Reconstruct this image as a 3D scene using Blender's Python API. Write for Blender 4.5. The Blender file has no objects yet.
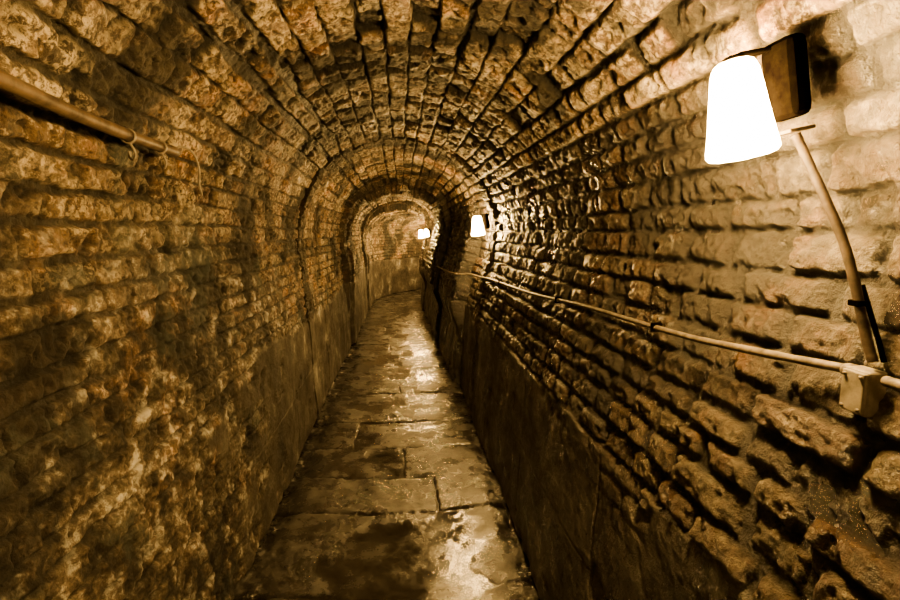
import bpy, bmesh, math, random
import numpy as np
from mathutils import Vector, Matrix
random.seed(7)
rng=np.random.RandomState(11)
scene=bpy.context.scene
COL=scene.collection
# ---------------------------------------------------------------- camera
CAMZ=1.5; F=500.0; VPX,VPY=400.0,232.0
dx,dy=VPX-450,300-VPY
n=math.sqrt(dx*dx+dy*dy+F*F)
q=math.asin(-dx/n); p=math.acos((F/n)/math.cos(q))
cam_d=bpy.data.cameras.new("camera"); cam=bpy.data.objects.new("camera",cam_d); COL.objects.link(cam)
cam_d.sensor_width=36; cam_d.lens=F/900*36; cam_d.clip_start=0.02
cam.location=(0,0,CAMZ); cam.rotation_euler=(math.pi/2-p,0,-q)
scene.camera=cam
CR=cam.rotation_euler.to_matrix()
def ray(px,py): return (CR@Vector((px-450,300-py,-F)))
def at_x(px,py,x):
    d=ray(px,py); t=x/d.x; return Vector((0,0,CAMZ))+d*t
def at_y(px,py,y):
    d=ray(px,py); t=y/d.y; return Vector((0,0,CAMZ))+d*t
# ---------------------------------------------------------------- noise
def h3(i,j,k,seed=0):
    n=(i.astype(np.int64)*374761393+j.astype(np.int64)*668265263+k.astype(np.int64)*2147483647+seed*974634777)&0xffffffff
    n=((n^(n>>13))*1274126177)&0xffffffff
    n=((n^(n>>16))*2246822519)&0xffffffff
    n=n^(n>>15)
    return (n&0xffffff).astype(np.float32)/16777215.0
def vn(x,y,z,seed=0):
    xi=np.floor(x);yi=np.floor(y);zi=np.floor(z)
    fx=x-xi;fy=y-yi;fz=z-zi
    fx=fx*fx*(3-2*fx);fy=fy*fy*(3-2*fy);fz=fz*fz*(3-2*fz)
    xi=xi.astype(np.int64);yi=yi.astype(np.int64);zi=zi.astype(np.int64)
    r=0
    for a in (0,1):
        wx=fx if a else 1-fx
        for b in (0,1):
            wy=fy if b else 1-fy
            for c in (0,1):
                wz=fz if c else 1-fz
                r=r+h3(xi+a,yi+b,zi+c,seed)*wx*wy*wz
    return r*2-1
def fbm(x,y,z,sc,o=3,seed=0,gain=.5):
    r=0;a=1;t=0
    for k in range(o):
        r=r+vn(x*sc+k*7.3,y*sc+k*3.1,z*sc,seed+k)*a; t+=a; a*=gain; sc*=2.03
    return r/t
def sstep(e0,e1,x):
    t=np.clip((x-e0)/(e1-e0),0,1); return t*t*(3-2*t)
# ---------------------------------------------------------------- section profile
A=0.775; ZS=1.5; H=0.71
pts=[(0.57,0),(0.60,.45),(0.625,.85),(.68,1.1),(.74,1.3),(A,ZS)]
for k in range(1,180):
    a=math.pi*k/180; pts.append((A*math.cos(a),ZS+H*math.sin(a)))
pts+=[(-A,ZS),(-.765,1.25),(-.74,1.0),(-.71,.5),(-.69,0)]
P=np.array(pts); seg=np.hypot(*np.diff(P,axis=0).T); cum=np.concatenate([[0],np.cumsum(seg)]); V=cum[-1]
def prof(v):
    return np.interp(v,cum,P[:,0]),np.interp(v,cum,P[:,1])
STEPS=[(4.78,.012,.03),(6.75,.05,.11),(9.7,.03,.13)]   # s, inset, crown drop
def inset(s,v=None):
    r=0*s
    for a,b,c in STEPS: r=r+b*sstep(a,a+.015,s)
    if v is not None:
        r=r+.125*(1-sstep(V*.26,V*.42,v))*sstep(.45,.8,v)*sstep(4.78,4.86,s)
        r=r+.05*(1-sstep(.2,.8,v))*sstep(4.78,4.86,s)
    return r
def crown(s):
    r=H+0*s
    for a,b,c in STEPS: r=r-(c-b)*sstep(a,a+.015,s)
    return r
SB=10.6; RB=3.0
def bend(x,s):
    a=np.clip((s-SB)/RB,0,math.pi/2); ex=np.maximum(s-SB-RB*math.pi/2,0)
    X=np.where(s>SB, RB-(RB-x)*np.cos(a)+ex, x)
    Y=np.where(s>SB, SB+(RB-x)*np.sin(a), s)
    return X,Y
def wallpoint(z,s,side,off=0.0):
    if side>0: vs=np.linspace(0,V/2,2000)
    else: vs=np.linspace(V,V/2,2000)
    x,zz=prof(vs); cr=float(crown(np.array([s]))[0]); zz=np.where(zz>ZS,ZS+(zz-ZS)*cr/H,zz)
    i=int(np.argmin(abs(zz-z)))
    x=x[i]-side*(float(inset(np.array([s]),np.array([vs[i]]))[0])+off)
    X,Y=bend(np.array([x]),np.array([s]))
    return Vector((X[0],Y[0],z))
bounds=[0.0]
while bounds[-1]<V+.3:
    v=bounds[-1]; x,z=prof(v)
    w=.074 if z<1.75 else (.080 if z<1.93 else .102)
    bounds.append(v+w*(1+random.uniform(-.14,.16)))
bounds=np.array(bounds); NC=len(bounds)
coff=rng.rand(NC)*3; cgap=.0035+rng.rand(NC)*.004
clen=.165+rng.rand(NC)*.03
for i in range(NC):
    z=prof(bounds[i])[1]
    if z>1.93: cgap[i]=rng.choice([.002,.004,.007,.016]); clen[i]=.17+rng.rand()*.09

def surface(v,s,ins=0.0,arch=False):
    e=.004
    x0,z0=prof(v); xa,za=prof(np.clip(v-e,0,V)); xb,zb=prof(np.clip(v+e,0,V))
    tx,tz=xb-xa,zb-za; l=np.hypot(tx,tz)+1e-9
    nx,nz=-tz/l,tx/l
    z0c=np.where(z0>ZS,ZS+(z0-ZS)*crown(s)/H,z0)
    left=(v>V/2)
    I=inset(s,v)
    rt=1-sstep(V*.36,V*.44,v)
    rough=1-.5*rt
    top=sstep(1.85,2.0,z0)
    lf=left*(1-top)
    wv=v+.012*(1-.5*rt)*fbm(x0,s,z0,2.2,2,5)+.007*rough*fbm(x0,s,z0,14,2,9)+.006*top*fbm(x0,s,z0,5,2,15)
    ws=s+.020*rough*fbm(x0,s,z0,9,2,21)
    if arch:
        nb=np.floor(wv/.085); fv=wv/.085-nb; dv=np.minimum(fv,1-fv)*.085; ci=nb.astype(np.int64)
        L=.125; k=np.floor(ws/L+.5*(nb%2)); f=ws/L+.5*(nb%2)-k; dsd=np.minimum(f,1-f)*L; gap=.003
    else:
        ci=np.clip(np.searchsorted(bounds,wv)-1,0,NC-2)
        dlo=wv-bounds[ci]; dhi=bounds[ci+1]-wv
        gap=np.where(dlo<dhi,cgap[ci],cgap[np.minimum(ci+1,NC-1)])
        dv=np.minimum(dlo,dhi)
        L=clen[ci]; t=(ws+coff[ci]+10)/L; k=np.floor(t); f=t-k
        j0=h3(ci,k.astype(np.int64),ci*0,3)*.4
        m=f<j0; k=np.where(m,k-1,k); f=np.where(m,f+1,f)
        ja=h3(ci,k.astype(np.int64),ci*0,3)*.4; jb=h3(ci,k.astype(np.int64)+1,ci*0,3)*.4
        dsd=np.minimum(f-ja,1+jb-f)*L
    k=k.astype(np.int64)
    rnd=h3(ci,k,ci*0,17); rnd2=h3(ci,k,ci*0,31); rnd3=h3(ci,k,ci*0,41)
    gap=gap*(1+(.9-.6*rt)*vn(x0*5,s*5,z0*5,77))+.001*rt
    R=.009+.004*rt
    a=np.maximum(R-(dv-gap),0); b=np.maximum(R-(dsd-.002-.0085*rt-.005*top),0)
    d=R-np.hypot(a,b)
    nf=fbm(x0,s,z0,30,3,51,.6)
    d=d+(.009-.0045*rt)*nf
    bm=sstep(-.004,.005,d)
    dome=sstep(-.004,.020,d)
    big=fbm(x0,s,z0,1.1,2,61)
    fine=fbm(x0,s,z0,26,3,71,.65)
    pit=np.abs(fbm(x0,s,z0,17,3,171,.6))
    med=fbm(x0,s,z0,7,2,81)
    fill=sstep(-.15,.4,fbm(x0,s,z0,2.6,3,141))*(1-.95*rt)
    ero=sstep(.0,.4,fbm(x0,s,z0,1.7,3,91)+np.where(left,.30,-.6)+np.where(left,(1.30-z0)*1.1,0)-.20*np.maximum(s-1.9,0)*(z0<1.8))
    crust=sstep(.0,.5,fbm(x0,s,z0,2.4,3,191)+.12)*top
    ero=np.maximum(np.where(z0>1.9,ero*.45,ero*(1-.9*rt)),crust*.55)
    eh=ero*.66
    depth=.021-.009*fill+.010*top-.003*lf
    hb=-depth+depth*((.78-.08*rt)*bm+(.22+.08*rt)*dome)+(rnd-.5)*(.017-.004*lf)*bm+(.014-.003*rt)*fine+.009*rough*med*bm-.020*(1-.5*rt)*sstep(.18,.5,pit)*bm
    hb=hb-.020*(rnd2>.95)*bm*(1-.5*dome)+(rnd3-.5)*.020*(f-.5)*bm-.025*top*(rnd2>.75)*(f-.5)
    p1=fbm(x0,s,z0,6,5,101,.62)
    he=-.008+.016*p1-.020*sstep(.2,.42,fbm(x0,s,z0,9,3,401,.6))+.013*fine-.012*(1-bm)
    h=hb*(1-eh)+he*eh
    edge=.83+.03*med+.03*big
    dR=sstep(-.012,.012,edge-z0)*(~left)*(1-.6*sstep(.2,.4,fbm(x0,s,z0,3.3,3,301))*sstep(.6,.83,z0))
    dL=sstep(-.02,.02,edge+.06*big-z0)*left*sstep(2.0,2.7,s+.9*med)
    dado=np.maximum(dR,dL)
    jl=np.minimum(np.abs(((s+.01*med)/.95)%1-.5)*.95,1)
    jj=sstep(.006,0.0,jl)
    jz=sstep(.005,0.0,np.abs(z0-.42+.006*med))
    hd=.003+.007*fbm(x0,s,z0,3,3,111)+.003*fine-.007*np.maximum(jj,jz)-.012*sstep(.32,.55,fbm(x0,s,z0,5,3,131))
    h=h*(1-dado)+hd*dado
    hr=h
    h=h+.018*big+I+ins
    X=x0+nx*h; Z=z0c+nz*h
    X,Y=bend(X,s)
    shade_damp=(1-sstep(V*.30,V*.40,v))*sstep(4.72,4.82,s+.05*med)*(1-sstep(8.0,8.6,s))  # shade on the right wall beyond the second lamp, painted in as dark colour
    damp=sstep(2.2,3.1,s+.5*big+.3*med)*(1-sstep(4.5,4.9,s))*sstep(1.30,1.70,z0+.25*med)*(1-sstep(V*.58,V*.72,v))
    shade_damp=np.maximum(shade_damp,damp*.78*sstep(-.4,.1,fbm(x0,s,z0,4,3,611)))
    return X,Y,Z,dict(mortar=(1-bm)*(1-.4*fill)*(1-ero*.5),rnd=rnd,ero=ero,dado=dado,shade_damp=shade_damp,hgt=np.clip(hr*20+.62,0,1))

def gridmesh(name,X,Y,Z,attrs,flip=False):
    ns,nv=X.shape
    me=bpy.data.meshes.new(name)
    co=np.stack([X,Y,Z],-1).reshape(-1,3).astype(np.float32)
    idx=np.arange(ns*nv).reshape(ns,nv)
    a=idx[:-1,:-1].ravel();b=idx[:-1,1:].ravel();c=idx[1:,1:].ravel();d=idx[1:,:-1].ravel()
    f=np.stack([a,b,c,d] if not flip else [a,d,c,b],-1).astype(np.int32)
    me.vertices.add(len(co)); me.vertices.foreach_set("co",co.ravel())
    me.loops.add(f.size); me.loops.foreach_set("vertex_index",f.ravel())
    me.polygons.add(len(f)); me.polygons.foreach_set("loop_start",np.arange(0,f.size,4,dtype=np.int32))
    me.polygons.foreach_set("loop_total",np.full(len(f),4,dtype=np.int32))
    me.update(calc_edges=True)
    me.polygons.foreach_set("use_smooth",np.ones(len(f),dtype=bool))
    for k,v in attrs.items():
        at=me.attributes.new(k,'FLOAT','POINT'); at.data.foreach_set("value",np.broadcast_to(v,X.shape).astype(np.float32).ravel())
    o=bpy.data.objects.new(name,me); COL.objects.link(o); return o

ss=list(np.arange(-3.4,.3,.06)); s=.3
while s<15.8:
    ss.append(s)
    near=min([abs(s-a[0]-.008) for a in STEPS])
    step=min(.011,max(.0040,.0046*s))
    if near<.025: step=.003
    if s>11.5: step=.02
    s+=step
ss=np.array(ss)
# ---------------------------------------------------------------- materials
def newmat(name):
    m=bpy.data.materials.new(name); m.use_nodes=True; nt=m.node_tree
    b=nt.nodes["Principled BSDF"]; return m,nt,b
class N:
    def __init__(s,nt): s.nt=nt
    def add(s,t,**k):
        n=s.nt.nodes.new(t)
        for a,b in k.items(): setattr(n,a,b)
        return n
    def link(s,a,b): s.nt.links.new(a,b)
    def noise(s,vec,sc,det=4,rough=.55,dist=0):
        n=s.add('ShaderNodeTexNoise'); n.inputs['Scale'].default_value=sc; n.inputs['Detail'].default_value=det
        n.inputs['Roughness'].default_value=rough; n.inputs['Distortion'].default_value=dist
        s.link(vec,n.inputs['Vector']); return n.outputs['Fac']
    def ramp(s,fac,stops):
        n=s.add('ShaderNodeValToRGB'); e=n.color_ramp.elements
        while len(e)<len(stops): e.new(.5)
        for i,(p_,c) in enumerate(stops): e[i].position=p_; e[i].color=(*c,1) if len(c)==3 else c
        s.link(fac,n.inputs['Fac']); return n.outputs['Color']
    def mr(s,v,a,b,c,d):
        n=s.add('ShaderNodeMapRange'); s.link(v,n.inputs['Value'])
        for i,x in enumerate((a,b,c,d)): n.inputs[i+1].default_value=x
        return n.outputs['Result']
    def mix(s,fac,a,b,mode='MIX'):
        n=s.add('ShaderNodeMix',data_type='RGBA',blend_type=mode)
        for sock,v in ((n.inputs[0],fac),(n.inputs[6],a),(n.inputs[7],b)):
            if isinstance(v,(int,float)): sock.default_value=v
            elif isinstance(v,tuple): sock.default_value=(*v,1)
            else: s.link(v,sock)
        return n.outputs[2]
    def math(s,op,a,b):
        n=s.add('ShaderNodeMath',operation=op)
        for sock,v in ((n.inputs[0],a),(n.inputs[1],b)):
            if isinstance(v,(int,float)): sock.default_value=v
            else: s.link(v,sock)
        return n.outputs[0]
    def attr(s,name):
        n=s.add('ShaderNodeAttribute'); n.attribute_name=name; return n.outputs['Fac']
def brick_mat(name,wet=.5,light=1.0,pl=.56,sootk=.8,green=0.0,sp=.48):
    m,nt,b=newmat(name); g=N(nt)
    vec=g.add('ShaderNodeTexCoord').outputs['Object']
    rnd=g.attr('rnd'); mor=g.attr('mortar'); ero=g.attr('ero'); dado=g.attr('dado'); hgt=g.attr('hgt')
    L=light
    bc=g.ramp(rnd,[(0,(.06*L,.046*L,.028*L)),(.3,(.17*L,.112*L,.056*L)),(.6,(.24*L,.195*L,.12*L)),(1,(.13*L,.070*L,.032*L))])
    n1=g.noise(vec,8,6,.7); n2=g.noise(vec,50,5,.75); n3=g.noise(vec,2.0,6,.68)
    pale=g.mr(g.math('ADD',n1,g.math('MULTIPLY',g.math('SUBTRACT',n2,.5),1.1)),pl-.03,pl+.07,0,1)
    c=g.mix(g.math('MULTIPLY',pale,.8),bc,(.54*L,.47*L,.31*L))
    c=g.mix(g.mr(n2,.40,.52,.8,0),c,(.016,.012,.008))
    n4=g.noise(vec,13,7,.74)
    ec=g.ramp(n4,[(.42,(.007,.006,.005)),(.47,(.07,.055,.034)),(.54,(.25,.205,.14)),(.61,(.92,.92,.86))])
    c=g.mix(g.math('MULTIPLY',ero,.85),c,ec)
    c=g.mix(g.mr(g.noise(vec,3.7,5,.65),.54,.64,0,.6),c,g.mix(1.0,c,(1.25,.76,.40),'MULTIPLY'))
    soot=g.mr(n3,sp,sp+.08,0,sootk)
    c=g.mix(soot,c,(.007,.0055,.004))
    if green>0:
        c=g.mix(g.mr(g.noise(vec,3.1,5,.6),.55,.65,0,green),c,(.09,.12,.12))
    c=g.mix(g.math('MULTIPLY',mor,.85),c,(.010,.008,.006))
    dn=g.noise(vec,3.5,8,.72,.3)
    dc=g.ramp(dn,[(.36,(.010,.008,.006)),(.5,(.055,.047,.038)),(.59,(.12,.112,.098)),(.68,(.40,.40,.38))])
    c=g.mix(dado,c,dc)
    st=g.attr('shade_damp')
    c=g.mix(g.math('MULTIPLY',st,.92),c,(.005,.004,.003))  # blackens the painted wall shade and the damp vault brick
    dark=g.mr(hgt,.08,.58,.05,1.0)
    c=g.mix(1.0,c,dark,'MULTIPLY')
    g.link(c,b.inputs['Base Color'])
    rw=g.noise(vec,4,5,.65)
    r=g.mr(rw,.40,.60,.70-.55*wet,.9-.25*wet)
    r=g.math('MULTIPLY',r,g.mr(st,0,1,1,.6))
    g.link(r,b.inputs['Roughness'])
    b.inputs['Specular IOR Level'].default_value=.35+.35*wet
    bn=g.add('ShaderNodeBump'); bn.inputs['Strength'].default_value=1.0; bn.inputs['Distance'].default_value=.014
    vo=g.add('ShaderNodeTexVoronoi'); vo.inputs['Scale'].default_value=75; g.link(vec,vo.inputs['Vector'])
    hh=g.math('ADD',g.math('MULTIPLY',g.noise(vec,40,6,.75),1.2),g.math('MULTIPLY',g.noise(vec,170,3,.7),.45))
    hh=g.math('ADD',hh,g.math('MULTIPLY',vo.outputs['Distance'],.2))
    g.link(hh,bn.inputs['Height']); g.link(bn.outputs[0],b.inputs['Normal'])
    return m
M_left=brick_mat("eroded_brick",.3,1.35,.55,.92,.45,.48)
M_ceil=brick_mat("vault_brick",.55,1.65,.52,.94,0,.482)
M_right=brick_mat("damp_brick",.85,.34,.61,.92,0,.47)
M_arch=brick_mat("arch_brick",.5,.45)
def tag(o,label=None,cat=None,kind=None,group=None):
    if label:o["label"]=label
    if cat:o["category"]=cat
    if kind:o["kind"]=kind
    if group:o["group"]=group
# ---------------------------------------------------------------- shell
NV=int(V/.0045)
vv=np.linspace(0,V,NV)
S,VV=np.meshgrid(ss,vv,indexing='ij')
X,Y,Z,at=surface(VV,S)
xz=prof(vv)[1]
iR=int(np.argmax(xz>1.84)); iL=NV-int(np.argmax(xz[::-1]>1.75))
def sub(name,i0,i1,mat,label,cat):
    o=gridmesh(name,X[:,i0:i1],Y[:,i0:i1],Z[:,i0:i1],{k:v[:,i0:i1] for k,v in at.items()},flip=True)
    o.data.materials.append(mat); tag(o,label,cat,"structure"); return o
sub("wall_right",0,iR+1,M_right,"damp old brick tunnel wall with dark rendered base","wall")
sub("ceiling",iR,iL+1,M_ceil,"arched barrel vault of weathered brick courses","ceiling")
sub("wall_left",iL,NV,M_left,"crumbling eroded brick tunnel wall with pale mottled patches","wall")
del S,VV,X,Y,Z,at
for n_,(s0,wd,th) in enumerate([(3.98,.20,.020),(6.50,.28,.07),(9.50,.22,.05)]):
    inner=np.linspace(s0,s0+wd,34)
    rows=np.concatenate([[s0]*5,inner,[s0+wd]*5])
    offs=np.concatenate([np.linspace(-th-.05,-.006,5),np.zeros(34),np.linspace(-.006,-th-.05,5)])
    v2=np.linspace(V*.0,V,800)
    S,VV=np.meshgrid(rows,v2,indexing='ij'); O=np.repeat(offs[:,None],800,1)
    wob=.07*fbm(VV*1.0,VV*0,VV*0,3,4,500+n_)
    X,Y,Z,at=surface(VV,S+wob,ins=th*sstep(.2,1.1,np.minimum(VV,V-VV))+O+.026*fbm(VV,VV*0,VV*0,2.5,3,510+n_),arch=True)
    o=gridmesh("trim_%d"%(n_+1),X,Y,Z,at,flip=True); o.data.materials.append(M_arch)
    tag(o,"projecting brick rib arch across the vault","arch","structure")
# ---------------------------------------------------------------- floor
m,nt,b=newmat("wet_flagstone"); g=N(nt)
vec=g.add('ShaderNodeTexCoord').outputs['Object']
rnd=g.attr('rnd'); jo=g.attr('mortar'); pud=g.attr('ero')
c=g.ramp(g.noise(vec,6,7,.7),[(.33,(.016,.0145,.013)),(.5,(.050,.047,.043)),(.66,(.13,.126,.12))])
c=g.mix(g.math('MULTIPLY',rnd,.4),c,(.026,.024,.022))
c=g.mix(g.mr(g.noise(vec,2.6,7,.7),.46,.57,0,.92),c,(.007,.006,.005))
c=g.mix(jo,c,(.005,.004,.003)); c=g.mix(g.math('MULTIPLY',pud,.6),c,(.008,.007,.006))
g.link(c,b.inputs['Base Color'])
r=g.mr(g.noise(vec,6,7,.72),.42,.60,.15,.48)
r=g.math('MULTIPLY',r,g.mr(pud,0,1,1,.6)); g.link(r,b.inputs['Roughness'])
b.inputs['Specular IOR Level'].default_value=.8
bn=g.add('ShaderNodeBump'); bn.inputs['Distance'].default_value=.008
g.link(g.mr(pud,0,1,.9,.25),bn.inputs['Strength'])
g.link(g.math('ADD',g.noise(vec,17,7,.68),g.math('MULTIPLY',g.noise(vec,90,3,.6),.15)),bn.inputs['Height']); g.link(bn.outputs[0],b.inputs['Normal'])
M_floor=m
NX=260
xs=np.linspace(-.80,.70,NX)
S,XX=np.meshgrid(ss,xs,indexing='ij')
jb=[-3.6]
while jb[-1]<16.5: jb.append(jb[-1]+random.uniform(.36,.70))
jb=np.array(jb)
ws=S+.016*fbm(XX,S,0*S,6,3,1)+.05*vn(XX*1.3,S*1.3,0*S,2)
ri=np.clip(np.searchsorted(jb,ws)-1,0,len(jb)-2)
ds=np.minimum(ws-jb[ri],jb[ri+1]-ws)
sx=rng.uniform(-.35,.3,len(jb)); has=rng.rand(len(jb))<.45
wx=XX+.018*fbm(XX,S,0*S,6,3,3)
dxs=np.where(has[ri],np.abs(wx-sx[ri]),1)
side=((wx>sx[ri])&has[ri]).astype(np.int64)
rs=h3(ri,side,ri*0,5); r2=h3(ri,side,ri*0,6); r3=h3(ri,side,ri*0,8)
d=np.minimum(ds,dxs)+.006*fbm(XX,S,0*S,30,2,12)
fl=sstep(-.1,.4,fbm(XX,S,0*S,3,2,19))
jm=(1-sstep(.002,.011,d))*(1-.5*fl)
zz=(rs-.5)*.010+(r2-.5)*.02*XX+(r3-.5)*.022*(ws-jb[ri])-.011*jm+.010*fbm(XX,S,0*S,4,4,33,.5)+.012*fbm(XX,S,0*S,1.8,3,35)+.0013*fbm(XX,S,0*S,26,3,36)
zz=zz-.010*np.cos((XX+.06)/.65*1.4)
gut=np.maximum(sstep(-.52,-.64,XX+.08*fbm(XX,S,0*S,3,3,4)),sstep(.46,.57,XX+.04*fbm(XX,S,0*S,3,3,6)))
rub=fbm(XX,S,0*S,12,4,44,.6)
zz=zz-.012*gut+.018*gut*rub
pu=sstep(-.009,-.014,zz)*(1-gut)
zz=np.where(gut<.3,np.maximum(zz,-.0145+.0008*fbm(XX,S,0*S,14,3,46)),zz)
Xf,Yf=bend(XX,S)
o=gridmesh("floor",Xf,Yf,zz,dict(mortar=np.clip(jm+gut*.7,0,1),rnd=rs,ero=np.clip(pu,0,1)),flip=False)
o.data.materials.append(M_floor); tag(o,"wet worn stone flag floor with puddles","floor","structure")
me=bpy.data.meshes.new("wall_back"); bm=bmesh.new()
vs=[bm.verts.new((x,-3.35,z)) for x,z in ((-.9,-.1),(.9,-.1),(.9,2.5),(-.9,2.5))]; bm.faces.new(vs); bm.to_mesh(me)
o=bpy.data.objects.new("wall_back",me); COL.objects.link(o); me.materials.append(M_arch); tag(o,"dark brick end wall of the passage","wall","structure")
# ---------------------------------------------------------------- simple materials
def simple(name,c1,c2,rough,metal=0,sc=30,spec=.5):
    m,nt,b=newmat(name); g=N(nt); vec=g.add('ShaderNodeTexCoord').outputs['Object']
    g.link(g.ramp(g.noise(vec,sc,5,.65),[(.35,c1),(.65,c2)]),b.inputs['Base Color'])
    b.inputs['Roughness'].default_value=rough; b.inputs['Metallic'].default_value=metal
    b.inputs['Specular IOR Level'].default_value=spec
    bn=g.add('ShaderNodeBump'); bn.inputs['Strength'].default_value=.3; bn.inputs['Distance'].default_value=.002
    g.link(g.noise(vec,sc*4,3,.6),bn.inputs['Height']); g.link(bn.outputs[0],b.inputs['Normal']); return m
M_cable=simple("dusty_cable",(.035,.028,.02),(.15,.125,.09),.5,0,45)
M_box=simple("grimy_plastic",(.09,.08,.06),(.24,.215,.165),.6,0,22)
M_metal=simple("dark_metal",(.0003,.0002,.0002),(.0008,.0006,.0004),1.0,.0,30,.0)
M_pipe=simple("brown_conduit",(.006,.0045,.003),(.034,.025,.017),.65,.0,30,.12)
M_rust=simple("rusty_pipe",(.035,.024,.015),(.14,.10,.062),.5,.0,30,.5)
M_clip=simple("pale_wire",(.14,.12,.09),(.34,.30,.23),.5,.0,30,.5)
m,nt,b=newmat("lit_glass"); g=N(nt)
b.inputs['Base Color'].default_value=(.9,.85,.75,1)
vec=g.add('ShaderNodeTexCoord').outputs['Object']
g.link(g.ramp(g.noise(vec,4,2),[(0,(1,.54,.13)),(1,(1,.565,.145))]),b.inputs['Emission Color'])
b.inputs['Emission Strength'].default_value=760
M_glow=m
# ---------------------------------------------------------------- helpers
def lathe(name,prof_,seg=32,mat=None):
    bm=bmesh.new(); rings=[]
    for r,z in prof_:
        rings.append([bm.verts.new((r*math.cos(2*math.pi*i/seg),r*math.sin(2*math.pi*i/seg),z)) for i in range(seg)] if r>1e-5 else [bm.verts.new((0,0,z))])
    for a_,b_ in zip(rings[:-1],rings[1:]):
        if len(a_)==1 and len(b_)==1: continue
        for i in range(seg):
            j=(i+1)%seg
            if len(a_)==1: bm.faces.new((a_[0],b_[j],b_[i]))
            elif len(b_)==1: bm.faces.new((a_[i],a_[j],b_[0]))
            else: bm.faces.new((a_[i],a_[j],b_[j],b_[i]))
    bmesh.ops.recalc_face_normals(bm,faces=bm.faces)
    for f in bm.faces: f.smooth=True
    me=bpy.data.meshes.new(name); bm.to_mesh(me); me.materials.append(mat)
    o=bpy.data.objects.new(name,me); COL.objects.link(o); return o
def tube(name,points,r,mat,seg=12,wob=0.0):
    Pn=[Vector(p_) for p_ in points]; out=[]
    for i in range(len(Pn)-1):
        p0=Pn[max(i-1,0)];p1=Pn[i];p2=Pn[i+1];p3=Pn[min(i+2,len(Pn)-1)]
        k=8
        for j in range(k):
            t=j/k
            out.append(.5*((2*p1)+(p2-p0)*t+(2*p0-5*p1+4*p2-p3)*t*t+(3*p1-p0-3*p2+p3)*t**3))
    out.append(Pn[-1])
    bm=bmesh.new(); prev=None; up=None
    for i,pt in enumerate(out):
        t=(out[min(i+1,len(out)-1)]-out[max(i-1,0)]).normalized()
        if up is None: up=t.orthogonal().normalized()
        up=(up-t*up.dot(t)).normalized(); w=t.cross(up)
        rr=r*(1+random.uniform(-wob,wob))
        ring=[bm.verts.new(pt+(up*math.cos(2*math.pi*a/seg)+w*math.sin(2*math.pi*a/seg))*rr) for a in range(seg)]
        if prev:
            for a in range(seg): bm.faces.new((prev[a],prev[(a+1)%seg],ring[(a+1)%seg],ring[a]))
        else: first=ring
        prev=ring
    bm.faces.new(first[::-1]); bm.faces.new(prev)
    bmesh.ops.recalc_face_normals(bm,faces=bm.faces)
    for f in bm.faces: f.smooth=True
    me=bpy.data.meshes.new(name); bm.to_mesh(me); me.materials.append(mat)
    o=bpy.data.objects.new(name,me); COL.objects.link(o); return o
def box(name,size,mat,bev=.006,loc=(0,0,0),rot=(0,0,0)):
    bm=bmesh.new(); bmesh.ops.create_cube(bm,size=1)
    bmesh.ops.scale(bm,vec=size,verts=bm.verts)
    bmesh.ops.bevel(bm,geom=bm.edges[:],offset=bev,segments=3,affect='EDGES',profile=.6)
    me=bpy.data.meshes.new(name); bm.to_mesh(me); me.materials.append(mat)
    o=bpy.data.objects.new(name,me); COL.objects.link(o); o.location=loc; o.rotation_euler=rot; return o
def par(c,p_):
    c.parent=p_
def empty(name,loc):
    o=bpy.data.objects.new(name,None); o.empty_display_size=.05; COL.objects.link(o); o.location=loc; return o
# ---------------------------------------------------------------- lamps
def lamp(pos,tilt,label,sc=1.0):
    e=empty("wall_lamp",pos)
    sh=lathe("lamp_shade",[(0,.108),(.020,.1075),(.031,.105),(.039,.100),(.044,.091),(.048,.080),(.054,.04),(.064,-.03),(.073,-.082),(.073,-.091),(.067,-.099),(.05,-.104),(0,-.107)],40,M_glow)
    par(sh,e)
    bd=box("lamp_body",(.050,.095,.17),M_metal,.024,(.104,-.018,.045)); par(bd,e)
    cap=lathe("lamp_cap",[(0,.118),(.014,.117),(.020,.114),(.022,.110),(0,.1085)],32,M_metal); par(cap,e)
    arm=box("bracket",(.090,.026,.010),M_metal,.004,(.055,0,.116)); par(arm,e)
    tray=box("mounting_plate",(.060,.070,.008),M_pipe,.003,(.108,-.015,-.066)); par(tray,e)
    e.rotation_euler=(0,tilt,0); e.scale=(sc,)*3
    tag(e,label,"lamp",None,"frosted lamps along the tunnel wall")
    return e
p1=at_x(738,111,.60)
lamp(p1,math.radians(-11),"glowing frosted tapered glass lamp on dark bracket",.80)
for (px,py,D,sc_) in ((480,226,4.36,.8),(436,233,9.0,.6),(424,234,10.8,.8)):
    q_=at_y(px,py,D); w=wallpoint(max(q_.z,1.5),D,1)
    lamp(Vector((w.x-(.100 if D<6 else .125),w.y,q_.z)),math.radians(-5),"glowing frosted tapered glass lamp on dark bracket",sc_)
def pl(name,loc,e):
    ld=bpy.data.lights.new(name,'POINT'); ld.energy=e; ld.color=(1,.56,.145); ld.shadow_soft_size=.07
    lo=bpy.data.objects.new(name,ld); COL.objects.link(lo); lo.location=loc
pl("rear_lamp_light",(.3,-1.0,1.85),20)
pl("bend_lamp_light",(1.02,12.6,1.62),170)
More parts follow.
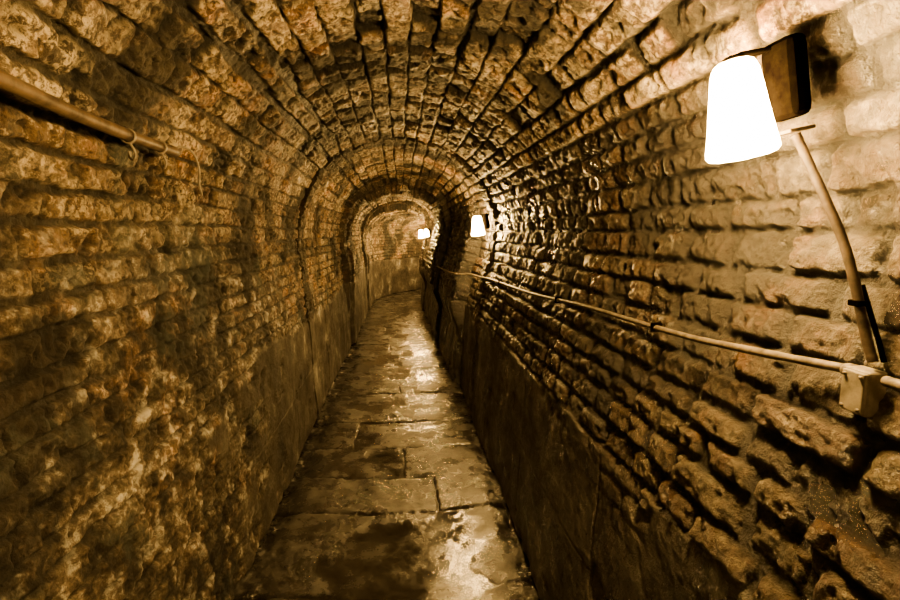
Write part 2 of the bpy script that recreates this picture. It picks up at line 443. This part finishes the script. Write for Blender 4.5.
# ---------------------------------------------------------------- wall cable
jp=at_x(864,391,.722)
OFF=.034
def runp(l): return [wallpoint(z_,s_,1,OFF) for s_,z_ in l]
r1=[jp+Vector((0,.036,.026))]+runp([(.95,1.262),(1.2,1.245),(1.8,1.225),(2.4,1.19),(3.0,1.17),(3.7,1.15),(4.2,1.125),(4.6,1.11),(4.72,1.105)])
r1[-1].x-=.09
r1+=runp([(4.88,1.10),(6,1.06),(8,1.03),(9.5,1.0),(10.6,.99)])
cab=tube("electrical_cable",r1,.0078,M_cable,wob=.08); tag(cab,"pale dusty cable clipped along the brick wall","cable")
for s_,z_ in ((1.28,1.242),(2.1,1.207),(3.3,1.162)):
    w=wallpoint(z_,s_,1,OFF)
    c_=box("cable_clip",(.03,.014,.026),M_metal,.004,w+Vector((.004,0,0))); par(c_,cab)
r2_=[jp+Vector((0,-.036,.026))]+runp([(.6,1.285),(.3,1.285),(-1,1.29),(-2.5,1.30)])
cab2=tube("electrical_cable",r2_,.0078,M_cable,wob=.08); tag(cab2,"pale dusty cable leaving the junction box","cable")
jb_=box("junction_box",(.032,.046,.072),M_box,.006,jp); tag(jb_,"square pale grimy junction box on the cable run","junction box")
lid=box("lid",(.008,.040,.065),M_box,.003,(-.018,0,0)); par(lid,jb_)
for a_ in (-1,1):
    for c2 in (-1,1):
        sc_=lathe("screw",[(0,.003),(.003,.002),(.0032,-.002),(0,-.002)],12,M_cable); sc_.rotation_euler=(0,-math.pi/2,0); sc_.location=(-.0225,a_*.014,c2*.026); par(sc_,jb_)
gl=lathe("cable_gland",[(0,.010),(.010,.010),(.012,.004),(.013,-.008),(0,-.008)],16,M_cable); gl.rotation_euler=(-math.pi/2,0,0); gl.location=(0,.027,.025); par(gl,jb_)
dp=[at_x(796,134,.695),at_x(804,152,.708),at_x(824,196,.714),at_x(842,238,.722),at_x(854,280,.722),at_x(862,318,.722),at_x(868,345,.722),at_x(873,362,.722)]
dc=tube("lamp_cable",dp,.0075,M_pipe,wob=.05); tag(dc,"brown conduit dropping from the lamp to the cable run","cable")
dp2=[at_x(862,285,.742),at_x(871,315,.744),at_x(879,342,.744),at_x(884,362,.740)]
dc2=tube("lamp_cable",dp2,.004,M_metal); tag(dc2,"thin black cable beside the brown conduit","cable")
c_=box("cable_clip",(.022,.022,.010),M_metal,.003,at_x(859,303,.724)); par(c_,dc)
# left pipe
lp=[at_x(px,py,-.672) for px,py in ((-260,-32),(-120,28),(0,79),(60,107),(120,132),(175,152))]
pi=tube("metal_pipe",lp,.0150,M_rust,wob=.05); tag(pi,"rusty metal pipe fixed along the brick vault","pipe")
for px,py in ((128,136),(160,147)):
    w=at_x(px,py,-.672)
    ring=lathe("pipe_bracket",[(.016,-.004),(.019,-.004),(.019,.004),(.016,.004),(.016,-.004)],20,M_clip); ring.rotation_euler=(math.pi/2,0,0); ring.location=w; par(ring,pi)
    hk=tube("hook",[w+Vector((0.004,0,-.018)),w+Vector((.012,.004,-.040)),w+Vector((.004,.01,-.056)),w+Vector((-.008,.016,-.050)),w+Vector((-.010,.018,-.034))],.003,M_clip,8); par(hk,pi)
w=at_x(174,151,-.672)
wr=tube("loose_wire",[w,w+Vector((.01,.03,.018)),w+Vector((.02,.09,.008)),w+Vector((.02,.13,-.035)),w+Vector((.022,.12,-.085)),w+Vector((.02,.14,-.12))],.0035,M_clip,8); par(wr,pi)
wd=bpy.data.worlds.new("world"); scene.world=wd; wd.use_nodes=True
nt=wd.node_tree
nt.nodes["Background"].inputs[0].default_value=(.02,.012,.006,1); nt.nodes["Background"].inputs[1].default_value=.2
